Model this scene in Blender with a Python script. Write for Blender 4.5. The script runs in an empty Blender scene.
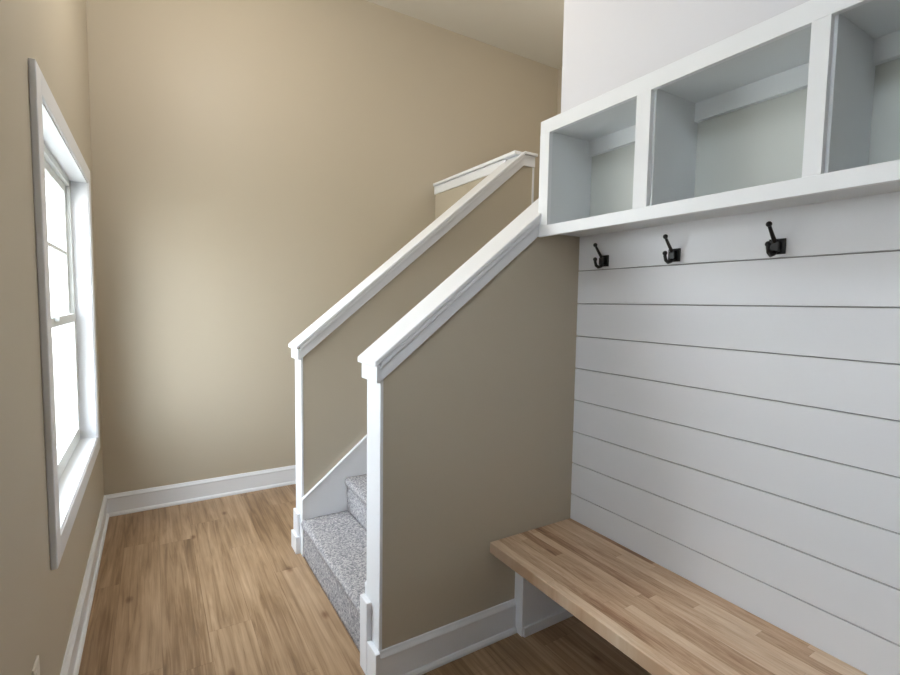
import bpy, bmesh, math, random
from mathutils import Vector, Matrix
random.seed(7)
D = bpy.data
C = bpy.context.scene.collection
S = bpy.context.scene

# ---------------------------------------------------------------- camera
cam_d = D.cameras.new('camera'); cam = D.objects.new('camera', cam_d); C.objects.link(cam)
cam_d.sensor_width = 36; cam_d.lens = 19.403; cam_d.clip_start = .02; cam_d.clip_end = 200
CR = Vector((0.852882, -0.521887, 0.015038)); CU = Vector((0.024299, 0.068449, 0.997359)); CF = Vector((0.521537, 0.850264, -0.07106))
m = Matrix((CR, CU, -CF)).transposed().to_4x4(); m.translation = Vector((0, 0, 1.5))
cam.matrix_world = m
S.camera = cam
S.view_settings.view_transform = 'Standard'; S.view_settings.look = 'None'
S.view_settings.gamma = 1; S.view_settings.use_curve_mapping = False
S.view_settings.exposure = 0.12

# ---------------------------------------------------------------- daylight
w = D.worlds.new('daylight'); S.world = w; w.use_nodes = True
nt = w.node_tree; nt.nodes.clear()
def N(nt, t, **k):
    n = nt.nodes.new(t)
    for a, b in k.items(): setattr(n, a, b)
    return n
out = N(nt, 'ShaderNodeOutputWorld'); bg = N(nt, 'ShaderNodeBackground')
tc = N(nt, 'ShaderNodeTexCoord'); sp = N(nt, 'ShaderNodeSeparateXYZ'); rp = N(nt, 'ShaderNodeValToRGB')
nt.links.new(tc.outputs['Generated'], sp.inputs[0]); nt.links.new(sp.outputs['Z'], rp.inputs[0])
rp.color_ramp.elements[0].position = 0.0; rp.color_ramp.elements[0].color = (.80, .79, .80, 1)
rp.color_ramp.elements[1].position = .25; rp.color_ramp.elements[1].color = (.86, .92, 1, 1)
nt.links.new(rp.outputs[0], bg.inputs[0]); bg.inputs[1].default_value = 13.0
nt.links.new(bg.outputs[0], out.inputs[0])

# sun behind the house: it only lights the yard outside the windows
sd = D.lights.new('sun', 'SUN'); sd.energy = 14; sd.angle = .01; sd.color = (1, .96, .88)
so = D.objects.new('sun', sd); C.objects.link(so); so.location = (8, 0, 12)
so.rotation_euler = Vector((-.45, .12, -.9)).to_track_quat('-Z', 'Y').to_euler()
# added unseen warm lamp brightening the hall (its fitting is built further down)
lamp_pos = Vector((.45, 2.5, 3.42))
ld = D.lights.new('hall_fill_lamp', 'POINT'); ld.energy = 40; ld.color = (1, .965, .90); ld.shadow_soft_size = .12
lo = D.objects.new('hall_fill_lamp', ld); C.objects.link(lo); lo.location = lamp_pos

land_pos = Vector((2.95, 2.35, 3.42))  # added lamp hidden behind the right wall, brightens ceiling and landing guard
l2 = D.lights.new('landing_fill_lamp', 'POINT'); l2.energy = 13; l2.color = (1, .95, .88); l2.shadow_soft_size = .12
o2 = D.objects.new('landing_fill_lamp', l2); C.objects.link(o2); o2.location = land_pos

# ---------------------------------------------------------------- mesh helpers
def bx(bm, x0, x1, y0, y1, z0, z1):
    v = [bm.verts.new((x, y, z)) for z in (z0, z1) for y in (y0, y1) for x in (x0, x1)]
    for f in ((0, 2, 3, 1), (4, 5, 7, 6), (0, 1, 5, 4), (2, 6, 7, 3), (0, 4, 6, 2), (1, 3, 7, 5)):
        bm.faces.new([v[i] for i in f])
def extr(bm, pts, off):
    """closed polygon pts (3-D) extruded by off"""
    off = Vector(off); a = [bm.verts.new(q) for q in pts]; b = [bm.verts.new(Vector(q) + off) for q in pts]
    n = len(pts); bm.faces.new(a); bm.faces.new(b[::-1])
    for i in range(n): bm.faces.new((a[i], b[i], b[(i+1) % n], a[(i+1) % n]))
def tube(bm, pts, rad, seg=12):
    pts = [Vector(q) for q in pts]
    rings = []
    for i, q in enumerate(pts):
        t = (pts[min(i+1, len(pts)-1)] - pts[max(i-1, 0)]).normalized()
        s = t.cross(Vector((0, 1, 0)))
        if s.length < .1: s = t.cross(Vector((1, 0, 0)))
        s.normalize(); n2 = t.cross(s); r = rad[i] if isinstance(rad, (list, tuple)) else rad
        rings.append([bm.verts.new(q + r*(math.cos(a)*s + math.sin(a)*n2)) for a in [2*math.pi*k/seg for k in range(seg)]])
    for a, b in zip(rings, rings[1:]):
        for k in range(seg): bm.faces.new((a[k], a[(k+1) % seg], b[(k+1) % seg], b[k]))
    bm.faces.new(rings[0][::-1]); bm.faces.new(rings[-1])
def ball(bm, c, r):
    g = bmesh.ops.create_uvsphere(bm, u_segments=16, v_segments=10, radius=r)
    bmesh.ops.translate(bm, verts=g['verts'], vec=Vector(c))
def obj(name, bm, mat, parent=None, bevel=0, smooth=False):
    bmesh.ops.recalc_face_normals(bm, faces=bm.faces)
    me = D.meshes.new(name); bm.to_mesh(me); bm.free(); me.materials.append(mat)
    if smooth:
        for f in me.polygons: f.use_smooth = True
    o = D.objects.new(name, me); C.objects.link(o)
    if parent: o.parent = parent
    if bevel:
        b = o.modifiers.new('bevel', 'BEVEL'); b.width = bevel; b.segments = 2; b.limit_method = 'ANGLE'
    return o
def boxes(name, lst, mat, parent=None, bevel=0):
    bm = bmesh.new()
    for b in lst: bx(bm, *b)
    return obj(name, bm, mat, parent, bevel)
def struct(o, label, cat):
    o['kind'] = 'structure'; o['label'] = label; o['category'] = cat; return o
def thing(name, label, cat, loc=(0, 0, 0), group=None):
    o = D.objects.new(name, None); C.objects.link(o); o.location = loc; o.empty_display_size = .1
    o['label'] = label; o['category'] = cat
    if group: o['group'] = group
    return o
def shift(bm, v): bmesh.ops.translate(bm, verts=bm.verts, vec=Vector(v))

# ---------------------------------------------------------------- materials
def mat(name):
    m = D.materials.new(name); m.use_nodes = True; nt = m.node_tree; nt.nodes.clear()
    o = N(nt, 'ShaderNodeOutputMaterial'); b = N(nt, 'ShaderNodeBsdfPrincipled'); nt.links.new(b.outputs[0], o.inputs[0])
    return m, nt, b
def math_(nt, op, a, b=None):
    n = N(nt, 'ShaderNodeMath', operation=op)
    for i, v in enumerate((a, b)):
        if v is None: continue
        if isinstance(v, (int, float)): n.inputs[i].default_value = v
        else: nt.links.new(v, n.inputs[i])
    return n.outputs[0]
def paint(name, col, rough=.6, bump=.05, scale=160, spec=.5):
    m, nt, b = mat(name)
    b.inputs['Base Color'].default_value = (*col, 1); b.inputs['Roughness'].default_value = rough
    b.inputs['Specular IOR Level'].default_value = spec
    if bump:
        t = N(nt, 'ShaderNodeTexCoord'); no = N(nt, 'ShaderNodeTexNoise'); no.inputs['Scale'].default_value = scale
        no.inputs['Detail'].default_value = 3
        bp = N(nt, 'ShaderNodeBump'); bp.inputs['Strength'].default_value = bump; bp.inputs['Distance'].default_value = .002
        nt.links.new(t.outputs['Object'], no.inputs['Vector']); nt.links.new(no.outputs[0], bp.inputs['Height'])
        nt.links.new(bp.outputs[0], b.inputs['Normal'])
    return m
def boards(name, wid, length, stops, grain_scale, grain_amt, gap, rough, knots=False, gapdark=.45, var=.45, ylen=.085):
    """long boards running along Y, each with a colour and grain of its own"""
    m, nt, b = mat(name); L = nt.links.new
    t = N(nt, 'ShaderNodeTexCoord'); s = N(nt, 'ShaderNodeSeparateXYZ'); L(t.outputs['Object'], s.inputs[0])
    u = math_(nt, 'DIVIDE', s.outputs['X'], wid); row = math_(nt, 'FLOOR', u)
    wn = N(nt, 'ShaderNodeTexWhiteNoise', noise_dimensions='1D'); L(row, wn.inputs['W'])
    v = math_(nt, 'ADD', math_(nt, 'DIVIDE', s.outputs['Y'], length), math_(nt, 'MULTIPLY', wn.outputs['Value'], 7.3))
    colm = math_(nt, 'FLOOR', v)
    cv = N(nt, 'ShaderNodeCombineXYZ'); L(row, cv.inputs[0]); L(colm, cv.inputs[1])
    w2 = N(nt, 'ShaderNodeTexWhiteNoise', noise_dimensions='2D'); L(cv.outputs[0], w2.inputs['Vector'])
    # grain coordinates, offset per board
    g = N(nt, 'ShaderNodeCombineXYZ')
    L(math_(nt, 'MULTIPLY', s.outputs['X'], grain_scale), g.inputs[0])
    L(math_(nt, 'MULTIPLY', s.outputs['Y'], grain_scale*ylen), g.inputs[1])
    L(math_(nt, 'MULTIPLY', w2.outputs['Value'], 40.), g.inputs[2])
    no = N(nt, 'ShaderNodeTexNoise'); no.inputs['Scale'].default_value = 1; no.inputs['Detail'].default_value = 8
    no.inputs['Roughness'].default_value = .62; no.inputs['Distortion'].default_value = .9; L(g.outputs[0], no.inputs['Vector'])
    g2 = N(nt, 'ShaderNodeCombineXYZ')
    L(math_(nt, 'MULTIPLY', s.outputs['X'], 5.), g2.inputs[0]); L(math_(nt, 'MULTIPLY', s.outputs['Y'], 1.3), g2.inputs[1])
    L(math_(nt, 'MULTIPLY', w2.outputs['Value'], 9.), g2.inputs[2])
    n2 = N(nt, 'ShaderNodeTexNoise'); n2.inputs['Scale'].default_value = 1.5; n2.inputs['Detail'].default_value = 3; L(g2.outputs[0], n2.inputs['Vector'])
    f = math_(nt, 'ADD', math_(nt, 'MULTIPLY', w2.outputs['Value'], var),
              math_(nt, 'ADD', math_(nt, 'MULTIPLY', math_(nt, 'SUBTRACT', no.outputs[0], .5), grain_amt),
                    math_(nt, 'MULTIPLY', math_(nt, 'SUBTRACT', n2.outputs[0], .5), .7)))
    f = math_(nt, 'ADD', f, .5 - var/2)
    r = N(nt, 'ShaderNodeValToRGB'); r.color_ramp.elements.remove(r.color_ramp.elements[1])
    r.color_ramp.elements[0].position = stops[0][0]; r.color_ramp.elements[0].color = (*stops[0][1], 1)
    for q, c in stops[1:]:
        e = r.color_ramp.elements.new(q); e.color = (*c, 1)
    L(f, r.inputs[0]); colour = r.outputs[0]
    fu = math_(nt, 'FRACT', u); fv = math_(nt, 'FRACT', v)
    du = math_(nt, 'MULTIPLY', math_(nt, 'MINIMUM', fu, math_(nt, 'SUBTRACT', 1., fu)), wid)
    dv = math_(nt, 'MULTIPLY', math_(nt, 'MINIMUM', fv, math_(nt, 'SUBTRACT', 1., fv)), length)
    edge = math_(nt, 'LESS_THAN', math_(nt, 'MINIMUM', du, dv), gap)
    mx = N(nt, 'ShaderNodeMix', data_type='RGBA', blend_type='MULTIPLY'); L(math_(nt, 'MULTIPLY', edge, gapdark), mx.inputs[0])
    L(colour, mx.inputs[6]); mx.inputs[7].default_value = (.25, .16, .1, 1); colour = mx.outputs[2]
    if knots:
        k = N(nt, 'ShaderNodeCombineXYZ')
        L(math_(nt, 'MULTIPLY', s.outputs['X'], 2.3), k.inputs[0]); L(math_(nt, 'MULTIPLY', s.outputs['Y'], 1.15), k.inputs[1])
        vo = N(nt, 'ShaderNodeTexVoronoi', voronoi_dimensions='2D'); vo.inputs['Scale'].default_value = 1; L(k.outputs[0], vo.inputs['Vector'])
        kr = N(nt, 'ShaderNodeMapRange'); kr.inputs[1].default_value = .01; kr.inputs[2].default_value = .05
        kr.inputs[3].default_value = .75; kr.inputs[4].default_value = 0; L(vo.outputs['Distance'], kr.inputs[0])
        mk = N(nt, 'ShaderNodeMix', data_type='RGBA', blend_type='MULTIPLY'); L(kr.outputs[0], mk.inputs[0])
        L(colour, mk.inputs[6]); mk.inputs[7].default_value = (.35, .2, .1, 1); colour = mk.outputs[2]
    L(colour, b.inputs['Base Color']); b.inputs['Roughness'].default_value = rough
    bp = N(nt, 'ShaderNodeBump'); bp.inputs['Strength'].default_value = .15; bp.inputs['Distance'].default_value = .002
    L(math_(nt, 'SUBTRACT', no.outputs[0], edge), bp.inputs['Height']); L(bp.outputs[0], b.inputs['Normal'])
    return m
BEIGE = paint('beige_wall_paint', (.495, .435, .34), .5)
CEILP = paint('ceiling_paint', (.70, .66, .58), .8, .1, 90)
WHITEW = paint('white_wall_paint', (.655, .655, .70), .6)
TRIM = paint('white_trim_enamel', (.80, .815, .85), .32, 0)
SHIP = paint('white_shiplap_paint', (.75, .755, .79), .36, .03, 60)
GROOVE = paint('shiplap_backing', (.30, .30, .30), .8, 0)
CUBBY = paint('shaded_white_cabinet_paint', (.69, .715, .74), .4, 0)  # white cabinet paint greyed to put interior shade into the colour
BACKP = paint('grey_green_shaded_back', (.56, .58, .56), .35, 0)  # grey-green back, its tone also carrying the shade inside the cubbies
BLACK = paint('black_iron', (.006, .006, .0065), .42, 0)
VINYL = paint('white_window_vinyl', (.80, .83, .82), .35, 0)
PLATE = paint('white_plastic', (.78, .74, .66), .35, 0)
SLOT = paint('dark_slot', (.03, .03, .03), .5, 0)
FLOORM = boards('oak_plank_floor', .18, 1.22,
    [(0, (.12, .066, .032)), (.3, (.24, .145, .075)), (.55, (.37, .242, .142)), (.8, (.47, .325, .205)), (1, (.56, .42, .29))],
    44, 1.25, .0009, .42, knots=True, gapdark=.4, var=.22, ylen=.04)
BENCHM = boards('butcher_block', .042, .55,
    [(0, (.17, .08, .04)), (.22, (.36, .20, .11)), (.45, (.55, .36, .225)), (.7, (.68, .49, .335)), (1, (.80, .64, .48))],
    85, 1.05, .0005, .4, gapdark=.3, var=.55)
m, nt, b = mat('speckled_carpet'); L = nt.links.new
t = N(nt, 'ShaderNodeTexCoord'); no = N(nt, 'ShaderNodeTexNoise'); no.inputs['Scale'].default_value = 95; no.inputs['Detail'].default_value = 4; no.inputs['Roughness'].default_value = .8
L(t.outputs['Object'], no.inputs['Vector'])
r = N(nt, 'ShaderNodeValToRGB'); e = r.color_ramp.elements
e[0].position = .36; e[0].color = (.17, .17, .19, 1); e[1].position = .62; e[1].color = (.68, .65, .64, 1)
k = e.new(.5); k.color = (.39, .375, .39, 1)
L(no.outputs[0], r.inputs[0]); L(r.outputs[0], b.inputs['Base Color']); b.inputs['Roughness'].default_value = 1
b.inputs['Specular IOR Level'].default_value = .1
bp = N(nt, 'ShaderNodeBump'); bp.inputs['Strength'].default_value = .9; bp.inputs['Distance'].default_value = .01
L(no.outputs[0], bp.inputs['Height']); L(bp.outputs[0], b.inputs['Normal']); CARPET = m
m = D.materials.new('window_glass'); m.use_nodes = True; nt = m.node_tree; nt.nodes.clear()
o_ = N(nt, 'ShaderNodeOutputMaterial'); tr = N(nt, 'ShaderNodeBsdfTransparent'); gl = N(nt, 'ShaderNodeBsdfGlossy'); gl.inputs['Roughness'].default_value = .02
tr.inputs[0].default_value = (.94, .965, .965, 1)
fr = N(nt, 'ShaderNodeLayerWeight'); fr.inputs[0].default_value = .5; pw = math_(nt, 'ADD', math_(nt, 'MULTIPLY', math_(nt, 'POWER', fr.outputs['Facing'], 5.), .9), .04); mx = N(nt, 'ShaderNodeMixShader')
nt.links.new(pw, mx.inputs[0]); nt.links.new(tr.outputs[0], mx.inputs[1]); nt.links.new(gl.outputs[0], mx.inputs[2]); nt.links.new(mx.outputs[0], o_.inputs[0])
GLASS = m
GRASS = paint('pale_paving', (.42, .41, .38), 1, .3, 20)
WOODDOOR = paint('white_door_paint', (.78, .78, .77), .35, 0)

# ---------------------------------------------------------------- room dimensions
LX = -.315; RX = 1.727; BY = 3.99; FY = -2.0; EX = 3.75; CZ = 4.0; T = .14
NY0, NY1 = 1.66, 1.787        # near stair half wall
RY0, RY1 = 2.80, 2.93        # rear stair half wall
WX = .729                    # free ends of both half walls

def wall_with_hole(name, axis, a, thick, u0, u1, z0, z1, holes, material):
    """wall plane x=a (axis 0) or y=a (axis 1); holes (u0,u1,z0,z1) sorted along u"""
    bm = bmesh.new()
    def put(p0, p1, q0, q1):
        if p1 - p0 < 1e-4 or q1 - q0 < 1e-4: return
        lo, hi = sorted((a, a + thick))
        if axis == 0: bx(bm, lo, hi, p0, p1, q0, q1)
        else: bx(bm, p0, p1, lo, hi, q0, q1)
    c = u0
    for h in holes:
        put(c, h[0], z0, z1); put(h[0], h[1], z0, h[2]); put(h[0], h[1], h[3], z1); c = h[1]
    put(c, u1, z0, z1)
    return obj(name, bm, material)
WIN = (2.13, 3.53, .668, 2.158)
HIGH = (-.4, .6, 2.85, 3.5)  # added opening out of view, lets daylight in from high up
NEAR = (.40, 1.05, 1.15, 2.10)  # added opening out of view, throws daylight onto the shiplap
def grow(h): return (h[0]-.012, h[1]+.012, h[2]-.012, h[3]+.012)
def left_wall():
    bm = bmesh.new(); x0, x1 = LX-.16, LX
    def band(z0, z1, holes):
        c = FY
        for h in holes:
            bx(bm, x0, x1, c, h[0], z0, z1); bx(bm, x0, x1, h[0], h[1], z0, h[2]); bx(bm, x0, x1, h[0], h[1], h[3], z1); c = h[1]
        bx(bm, x0, x1, c, BY, z0, z1)
    band(0, 2.5, [grow(NEAR), grow(WIN)]); band(2.5, CZ, [grow(HIGH)])
    bmesh.ops.remove_doubles(bm, verts=bm.verts, dist=1e-5)
    return obj('wall_left', bm, BEIGE)
struct(left_wall(), 'tall beige painted wall on the left holding the white framed window', 'wall')
struct(boxes('wall_back', [(LX-.16, EX+.14, BY, BY+T, -.02, CZ)], BEIGE), 'tall beige wall at the far end behind the staircase', 'wall')
struct(boxes('floor', [(LX-.16, EX+.14, FY-.14, BY+T, -.06, 0)], FLOORM), 'tan wood plank floor with knots running towards the far wall', 'floor')
struct(boxes('ceiling', [(LX-.16, EX+.14, FY-.14, BY+T, CZ, CZ+.1)], CEILP), 'high flat off-white ceiling above the staircase', 'ceiling')
struct(wall_with_hole('wall_front', 1, FY, -.14, LX-.16, RX+.14, 0, CZ, [], BEIGE), 'beige wall behind the viewpoint', 'wall')
wr = struct(boxes('wall_right', [(RX+.012, RX+T, FY, NY1, 0, 1.83), (RX, RX+T, FY, 1.81, 1.83, CZ)], WHITEW), 'off-white wall on the right above the cubby shelf and behind the shiplap', 'wall')
struct(boxes('wall_stairwell', [(RX+T, EX, NY0, NY1, 0, CZ)], BEIGE), 'full height beige wall closing the upper stair flight on the right', 'wall')
struct(boxes('wall_landing', [(EX, EX+T, NY0, BY, 0, CZ)], BEIGE), 'beige wall in shade beyond the top of the stairs', 'wall')

# shiplap boards with real gaps
grooves = [.0] + [.5785 - .1545*k for k in (3, 2, 1)] + [.5785, .733, .8875, 1.042, 1.1965, 1.351, 1.5055, 1.660, 1.83]
bm = bmesh.new()
for z0, z1 in zip(grooves, grooves[1:]):
    bx(bm, RX, RX+.010, -.9, NY0, max(z0+.0022, 0), z1-.0022)
sh = obj('shiplap_panelling', bm, SHIP, wr, .0012); sh['label'] = 'white horizontal shiplap boards with thin dark gaps'
boxes('shiplap_backing', [(RX+.010, RX+.0121, -.9, NY0, .0, 1.83)], GROOVE, wr)

# ---------------------------------------------------------------- baseboards
BH = .15
def base_profile(h=BH, t=.015):
    return [(0, 0), (t+.012, 0), (t+.012, .012), (t+.006, .022), (t, .024), (t, h-.030), (t+.003, h-.026), (t+.003, h-.020), (t-.004, h-.008), (t-.007, h), (0, h)]
def baseboard(name, p, q, n, label, parent=None, h=BH):
    """run from p to q (2-D) with room-side normal n"""
    bm = bmesh.new(); p = Vector((*p, 0)); q = Vector((*q, 0)); n = Vector((*n, 0))
    extr(bm, [p + n*a + Vector((0, 0, z)) for a, z in base_profile(h)], q - p)
    o = obj(name, bm, TRIM, parent)
    if not parent: struct(o, label, 'baseboard')
    return o
baseboard('baseboard_left', (LX, -1.9), (LX, BY), (1, 0), 'white baseboard running under the window along the left wall')
baseboard('baseboard_back', (LX+.0, BY), (2.25, BY), (0, -1), 'white baseboard along the foot of the far wall')

# ---------------------------------------------------------------- stair half walls
SLN, SLR = .795, .832
def half_wall(name, y0, y1, slope, ztop, xend, label, side_faces):
    """ztop: cap top height at x = WX-.03"""
    x0 = WX; x1 = xend; z = lambda x: ztop + slope*(x - .685)
    th = .022
    bm = bmesh.new()
    extr(bm, [(x0, y0, 0), (x1, y0, 0), (x1, y0, z(x1)-th), (x0, y0, z(x0)-th)], (0, y1-y0, 0))
    wl = struct(obj(name, bm, BEIGE), label, 'wall')
    # cap: sloping board with overhang and eased edges
    bm = bmesh.new(); xs = WX-.044
    extr(bm, [(xs, y0-.028, z(xs)-th), (x1, y0-.028, z(x1)-th), (x1, y0-.028, z(x1)), (xs, y0-.028, z(xs))], (0, y1-y0+.056, 0))
    obj('cap_rail', bm, TRIM, wl, .004)
    # aprons under the cap on both faces, stepping proud of the wall, and round the end
    for nm, ya, yb in (('apron_board', y0-.014, y0), ('apron_board', y1, y1+.014)):
        bm = bmesh.new(); xa = WX-.020
        extr(bm, [(xa, ya, z(xa)-th-.078), (x1, ya, z(x1)-th-.078), (x1, ya, z(x1)-th), (xa, ya, z(xa)-th)], (0, yb-ya, 0))
        obj(nm, bm, TRIM, wl, .002)
        bm = bmesh.new(); s = -.010 if ya < y0 else .010
        yy0, yy1 = (ya+s, ya) if s < 0 else (yb, yb+s)
        extr(bm, [(xa, yy0, z(xa)-th-.024), (x1, yy0, z(x1)-th-.024), (x1, yy0, z(x1)-th), (xa, yy0, z(xa)-th)], (0, yy1-yy0, 0))
        obj('apron_moulding', bm, TRIM, wl, .003)
    e = boxes('end_board', [(WX-.013, WX, y0-.003, y1+.003, 0, z(WX)-th-.06)], TRIM, wl, .002)
    bm = bmesh.new(); bx(bm, WX-.032, WX-.013, y0-.014, y1+.014, z(WX)-th-.095, z(WX-.03)-th-.004)
    obj('end_apron', bm, TRIM, wl, .002)
    return wl, z
wn_, zn = half_wall('wall_stair_front', NY0, NY1, SLN, 1.283, RX+.011, 'nearer beige stair half wall with white sloping cap beside the bench', None)
LEV = 2.598
xlev = .685 + (LEV-1.243)/SLR
wr_, zr = half_wall('wall_stair_rear', RY0, RY1, SLR, 1.243, xlev, 'further beige stair half wall with white sloping cap in mid room', None)
# level end of the rear half wall where the landing guard starts
GX0, GX1 = 2.266, 2.405
boxes('wall_stair_rear_end', [(xlev, GX1, RY0, RY1, 0, LEV-.03)], BEIGE, wr_)
boxes('level_cap', [(xlev-.002, GX1+.028, RY0-.028, RY0, LEV-.022, LEV)], TRIM, wr_, .004)
boxes('level_apron', [(xlev-.002, GX1+.014, RY0-.014, RY0, LEV-.098, LEV-.022)], TRIM, wr_, .002)
boxes('corner_board', [(GX1, GX1+.018, RY0-.004, RY1-.001, 1.70, LEV-.03)], TRIM, wr_, .002)
# landing guard wall running back to the far wall
gw = struct(boxes('wall_landing_guard', [(GX0, GX1, RY1, BY, 0, LEV-.03)], BEIGE), 'low beige guard wall of the landing with a level white cap', 'wall')
boxes('cap_rail', [(GX0-.028, GX1+.028, RY0, BY, LEV-.026, LEV)], TRIM, gw, .004)
for xa, xb in ((GX0-.014, GX0), (GX1, GX1+.014)):
    boxes('apron_board', [(xa, xb, RY1, BY, LEV-.098, LEV-.03)], TRIM, gw, .002)

struct(boxes('floor_landing', [(GX1, EX, RY1, BY, 1.566, 1.666)], CARPET), 'carpeted landing floor at the top of the stairs', 'floor')
# baseboard on the face of the nearer half wall, with returned end
b1 = baseboard('baseboard_front', (WX-.013, NY0), (1.398, NY0), (0, -1), 'white baseboard at the foot of the nearer stair half wall left of the bench')
boxes('end_return', [(WX-.033, WX-.013, NY0-.018, NY0+.075, 0, .15)], TRIM, b1, .003)
baseboard('baseboard_rear', (WX, RY1), (GX0, RY1), (0, 1), 'white baseboard on the hidden back face of the further stair half wall')

# ---------------------------------------------------------------- staircase
RISE, RUN, NOSE0 = .206, .262, .708
st = thing('staircase', 'grey speckled carpeted stairs rising to the right between two half walls', 'stairs', (NOSE0, (NY1+RY0)/2, 0))
ox, oy = NOSE0, (NY1+RY0)/2
SY0, SY1 = NY1+.019, RY0-.019
for k in range(8):
    zt = .018 + RISE*(k+1); xn = NOSE0 + RUN*k; xe = xn + RUN + (.03 if k < 7 else EX-xn-RUN-.001)
    bm = bmesh.new()
    pts = [(xn+.014, zt-RISE-(.018 if k == 0 else 0)), (xn+.014, zt-.055), (xn+.008, zt-.050)]
    for a in range(0, 7):
        an = math.pi*1.15 - a*math.pi*.65/6
        pts.append((xn+.024+.024*math.cos(an), zt-.024+.024*math.sin(an)))
    pts += [(xe, zt), (xe, zt-RISE-(.018 if k == 0 else 0))]
    # finely sliced along y so that the pile can be displaced
    ye = SY1 if k < 7 else RY0-.001
    n = 60; rings = []
    fine = []
    for i in range(len(pts)):
        a = Vector(pts[i]); c = Vector(pts[(i+1) % len(pts)]); d = (c-a).length
        s = max(1, int(d/.02)) if k < 7 else max(1, int(d/.06))
        for j in range(s): fine.append(a.lerp(c, j/s))
    for i in range(n+1):
        y = SY0 + (ye-SY0)*i/n
        rings.append([bm.verts.new((q.x-ox, y-oy, q.y)) for q in fine])
    for a, c in zip(rings, rings[1:]):
        for i in range(len(fine)): bm.faces.new((a[i], a[(i+1) % len(fine)], c[(i+1) % len(fine)], c[i]))
    bm.faces.new(rings[0]); bm.faces.new(rings[-1][::-1])
    for v_ in bm.verts:
        if .01 < v_.co.z and k < 7: v_.co.x += random.uniform(-.002, .002); v_.co.z += random.uniform(-.002, .002)
    o = obj('carpeted_step' if k < 7 else 'landing', bm, CARPET, st, smooth=True)
# skirt boards along both half walls
for y0, y1 in ((NY1, NY1+.018), (RY0-.018, RY0)):
    zs = lambda x: .345 + .815*(x-.727)
    bm = bmesh.new(); x1 = 2.2
    extr(bm, [(WX-.013-ox, y0-oy, 0), (x1-ox, y0-oy, 0), (x1-ox, y0-oy, zs(x1)), (WX-ox, y0-oy, zs(WX)), (WX-.013-ox, y0-oy, zs(WX)-.01)], (0, y1-y0, 0))
    sk = obj('skirt_board', bm, TRIM, st, .001)
    bm = bmesh.new(); ya, yb = (y0, y1+.006) if y0 == NY1 else (y0-.006, y1)
    extr(bm, [(WX-.013-ox, ya-oy, zs(WX-.013)-.004), (x1-ox, ya-oy, zs(x1)-.004), (x1-ox, ya-oy, zs(x1)+.012), (WX-.013-ox, ya-oy, zs(WX-.013)+.012)], (0, yb-ya, 0))
    obj('skirt_cap', bm, TRIM, sk, .002)
# plinth pieces closing the free ends of the skirt boards
boxes('skirt_end_block', [(WX-.034-ox, WX-.013-ox, NY1-.052-oy, NY1+.022-oy, 0, .305)], TRIM, st, .003)
boxes('skirt_end_block', [(WX-.040-ox, WX-.013-ox, RY0+.03-oy, RY1+.018-oy, 0, .105), (WX-.028-ox, WX-.013-ox, RY0+.04-oy, RY1+.010-oy, .105, .24)], TRIM, st, .003)

# ---------------------------------------------------------------- left window
def window(name, y0, y1, z0, z1, label, double=True, cas=.09):
    wnd = D.objects.new(name, None); C.objects.link(wnd); wnd.location = (LX, (y0+y1)/2, z0); struct(wnd, label, 'window')
    def P(n, lst, mt, bev=.002, parent=wnd, lab=None):
        par = parent
        off = (LX, (y0+y1)/2, z0)
        o = boxes(n, [(a-off[0], b-off[0], c-off[1], d-off[1], e-off[2], f-off[2]) for a, b, c, d, e, f in lst], mt, par, bev)
        if lab: o['label'] = lab
        return o
    f0, f1 = LX, LX+.020
    P('casing', [(f0, f1, y0-cas, y0-.008, z0-cas, z1+cas), (f0, f1, y1+.008, y1+cas, z0-cas, z1+cas),
                 (f0, f1, y0-.008, y1+.008, z1+.008, z1+cas), (f0, f1, y0-.008, y1+.008, z0-cas, z0-.008)], TRIM, .004)
    P('jamb', [(LX-.16, LX+.012, y0-.012, y0, z0, z1), (LX-.16, LX+.012, y1, y1+.012, z0, z1),
               (LX-.16, LX+.012, y0-.012, y1+.012, z1, z1+.012), (LX-.16, LX+.014, y0-.012, y1+.012, z0-.012, z0)], TRIM, .001)
    a, b_ = LX-.112, LX-.066     # frame
    P('window_frame', [(a, b_, y0, y0+.035, z0, z1), (a, b_, y1-.035, y1, z0, z1), (a, b_, y0, y1, z1-.035, z1), (a, b_, y0, y1, z0, z0+.04)], VINYL)
    zm = (z0+z1)/2 - .03
    def sash(xa, xb, s0, s1, t0, t1, bars):
        k = .045
        s = P('sash', [(xa, xb, s0, s0+k, t0, t1), (xa, xb, s1-k, s1, t0, t1), (xa, xb, s0+k, s1-k, t1-k, t1), (xa, xb, s0+k, s1-k, t0, t0+k)], VINYL)
        xm = (xa+xb)/2
        P('pane', [(xm-.002, xm+.002, s0+k, s1-k, t0+k, t1-k)], GLASS, 0, s)
        if bars:
            bl = [(xm-.008, xm+.008, s0+k, s1-k, (t0+t1)/2-.009, (t0+t1)/2+.009)]
            bl += [(xm-.007, xm+.007, y-.009, y+.009, t0+k, t1-k) for y in (s0+(s1-s0)/3, s0+2*(s1-s0)/3)]
            P('muntin_bars', bl, VINYL, 0, s)
    if double:
        sash(a+.004, a+.026, y0+.03, y1-.03, zm-.02, z1-.03, True)
        sash(a+.026, a+.048, y0+.03, y1-.03, z0+.035, zm+.025, False)
        P('sash_lock', [(a+.048, a+.066, (y0+y1)/2-.03, (y0+y1)/2+.03, zm+.005, zm+.03)], VINYL, .003)
    else:
        sash(a+.01, a+.04, y0+.03, y1-.03, z0+.03, z1-.03, False)
    return wnd
window('window_1', *WIN, 'white double-hung window in the left wall near the far corner')
window('added_window_high', *HIGH, 'high fixed window in the left wall above the viewpoint, added unseen to light the hall', False)
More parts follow.
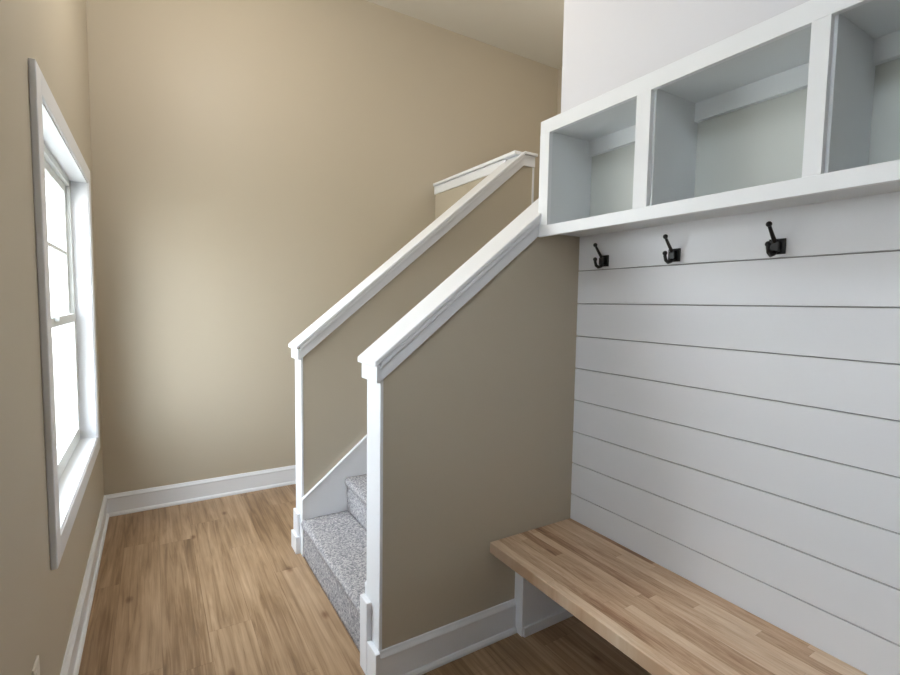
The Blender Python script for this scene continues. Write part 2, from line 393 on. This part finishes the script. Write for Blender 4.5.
window('added_window_near', *NEAR, 'white double-hung window in the left wall beside the viewpoint, added unseen to light the shiplap')

# ---------------------------------------------------------------- cubby shelf
FX = 1.46; CY0 = -.40; CY1 = 1.652; Z0, Z1 = 1.796, 2.29
cs = thing('cubby_shelf', 'white open-front cubby shelf mounted on the wall above the black coat hooks', 'shelf', (RX, (CY0+CY1)/2, Z0))
o3 = (RX, (CY0+CY1)/2, Z0)
def cb(n, lst, mt=CUBBY, bev=.0015, par=cs):
    return boxes(n, [(a-o3[0], b-o3[0], c-o3[1], d-o3[1], e-o3[2], f-o3[2]) for a, b, c, d, e, f in lst], mt, par, bev)
stiles = [(1.595, CY1), (1.100, 1.157), (.586, .629), (.072, .115), (CY0, CY0+.05)]
zo0, zo1 = 1.842, 2.232
cb('bottom_rail', [(FX, FX+.019, CY0, CY1, Z0, zo0)], TRIM); cb('top_rail', [(FX, FX+.019, CY0, CY1, zo1, Z1)], TRIM)
for a, b_ in stiles: cb('stile', [(FX-.0005, FX+.019, a, b_, zo0, zo1)], TRIM, .0005)
cb('bottom_panel', [(FX+.019, RX-.001, CY0+.01, CY1, Z0+.022, Z0+.040)])
cb('top_panel', [(FX+.019, RX-.001, CY0+.01, CY1, zo1+.006, zo1+.024)])
cb('back_panel', [(RX-.004, RX-.0005, CY0+.01, CY1, Z0+.04, zo1+.006)], BACKP)
for a, b_ in stiles:
    c = (a+b_)/2; 
    if a > 1.5: c = CY1-.012
    if a < 0: c = CY0+.02
    y0_, y1_ = (a+.002, CY1) if a > 1.5 else ((CY0+.01, b_-.008) if a < 0 else (a-.008, b_-.008))
    cb('divider', [(FX+.019, RX-.004, y0_, y1_, Z0+.04, zo1+.006)])
for (a, b_), (c, d) in zip(stiles[1:], stiles):
    cb('mounting_cleat', [(RX-.026, RX-.004, b_-.008, c+.008, zo1-.060, zo1+.006)])

# ---------------------------------------------------------------- bench
BX = 1.238; BZ0, BZ1 = .407, .456
bt = thing('bench', 'built-in bench with butcher block wood seat below the shiplap wall', 'bench', (1.49, .63, 0))
bm = bmesh.new(); bx(bm, BX-1.49, RX-.001-1.49, CY0-.63, NY0-.002-.63, BZ0, BZ1)
se = obj('seat', bm, BENCHM, bt, .004); se['label'] = 'light butcher block top of narrow glued strips'
boxes('end_panel', [(1.385-1.49, RX-.002-1.49, 1.600-.63, NY0-.001-.63, 0, BZ0)], TRIM, bt, .002)
boxes('panel_base_trim', [(1.392-1.49, RX-.002-1.49, 1.590-.63, 1.600-.63, 0, .045)], TRIM, bt, .002)
boxes('end_panel', [(1.385-1.49, RX-.002-1.49, CY0+.0-.63, CY0+.06-.63, 0, BZ0)], TRIM, bt, .002)
boxes('wall_ledger', [(RX-.03-1.49, RX-.002-1.49, CY0+.06-.63, 1.600-.63, BZ0-.07, BZ0)], TRIM, bt, .002)

# ---------------------------------------------------------------- coat hooks
def coat_hook(y, label):
    h = thing('coat_hook', label, 'coat hook', (RX, y, 1.697), 'black coat hooks below the cubby shelf')
    boxes('mounting_plate', [(-.006, 0, -.025, .025, -.025, .025)], BLACK, h, .002)
    bm = bmesh.new(); bx(bm, -.024, -.004, -.014, .014, -.018, .015); obj('hook_body', bm, BLACK, h, .004)
    bm = bmesh.new()
    tube(bm, [(-.012, 0, .004), (-.024, 0, .018), (-.038, 0, .034), (-.053, 0, .052), (-.062, 0, .064)], [.007, .0065, .006, .0055, .005])
    ball(bm, (-.063, 0, .066), .009); obj('upper_arm', bm, BLACK, h, smooth=True)
    bm = bmesh.new()
    tube(bm, [(-.012, 0, -.012), (-.024, 0, -.024), (-.040, 0, -.029), (-.054, 0, -.022), (-.060, 0, -.008), (-.061, 0, .002)], [.008, .0075, .007, .0065, .006, .006])
    ball(bm, (-.061, 0, .004), .009); obj('lower_arm', bm, BLACK, h, smooth=True)
    for z in (-.021, .021):
        bm = bmesh.new(); ball(bm, (-.006, 0, z), .004); obj('screw', bm, BLACK, h, smooth=True)
    return h
coat_hook(1.505, 'black double coat hook nearest the stair wall, smallest of the three in view')
coat_hook(1.163, 'middle one of three black double coat hooks, just right of the first cubby divider')
coat_hook(.800, 'black double coat hook furthest right, largest of the three in view')

# ---------------------------------------------------------------- outlet on the left wall
ot = thing('wall_outlet', 'small white outlet cover low on the left wall at the near end', 'outlet', (LX, 1.745, .335))
boxes('cover_plate', [(0, .006, -.036, .036, 0, .115)], PLATE, ot, .002)
for z in (.022, .066): boxes('socket', [(.006, .0075, -.016, .016, z, z+.028)], PLATE, ot, .0005)

# ---------------------------------------------------------------- outside
struct(boxes('ground', [(-30, LX-.3, -20, 30, -.45, -.40)], GRASS), 'pale paved yard outside the left window', 'ground')

# ---------------------------------------------------------------- fittings of the two added lamps, both out of view
for pos, lab in ((lamp_pos, 'added unseen pendant light high above the foot of the stairs'), (land_pos, 'added unseen pendant light over the stair landing behind the right wall')):
    cl = thing('added_pendant', lab, 'ceiling light', (pos.x, pos.y, CZ))
    bm = bmesh.new(); tube(bm, [(0, 0, -.03), (0, 0, 0)], .07, 32); obj('canopy', bm, VINYL, cl, .003)
    bm = bmesh.new(); tube(bm, [(0, 0, -.44), (0, 0, -.03)], .008, 12); obj('stem', bm, BLACK, cl)
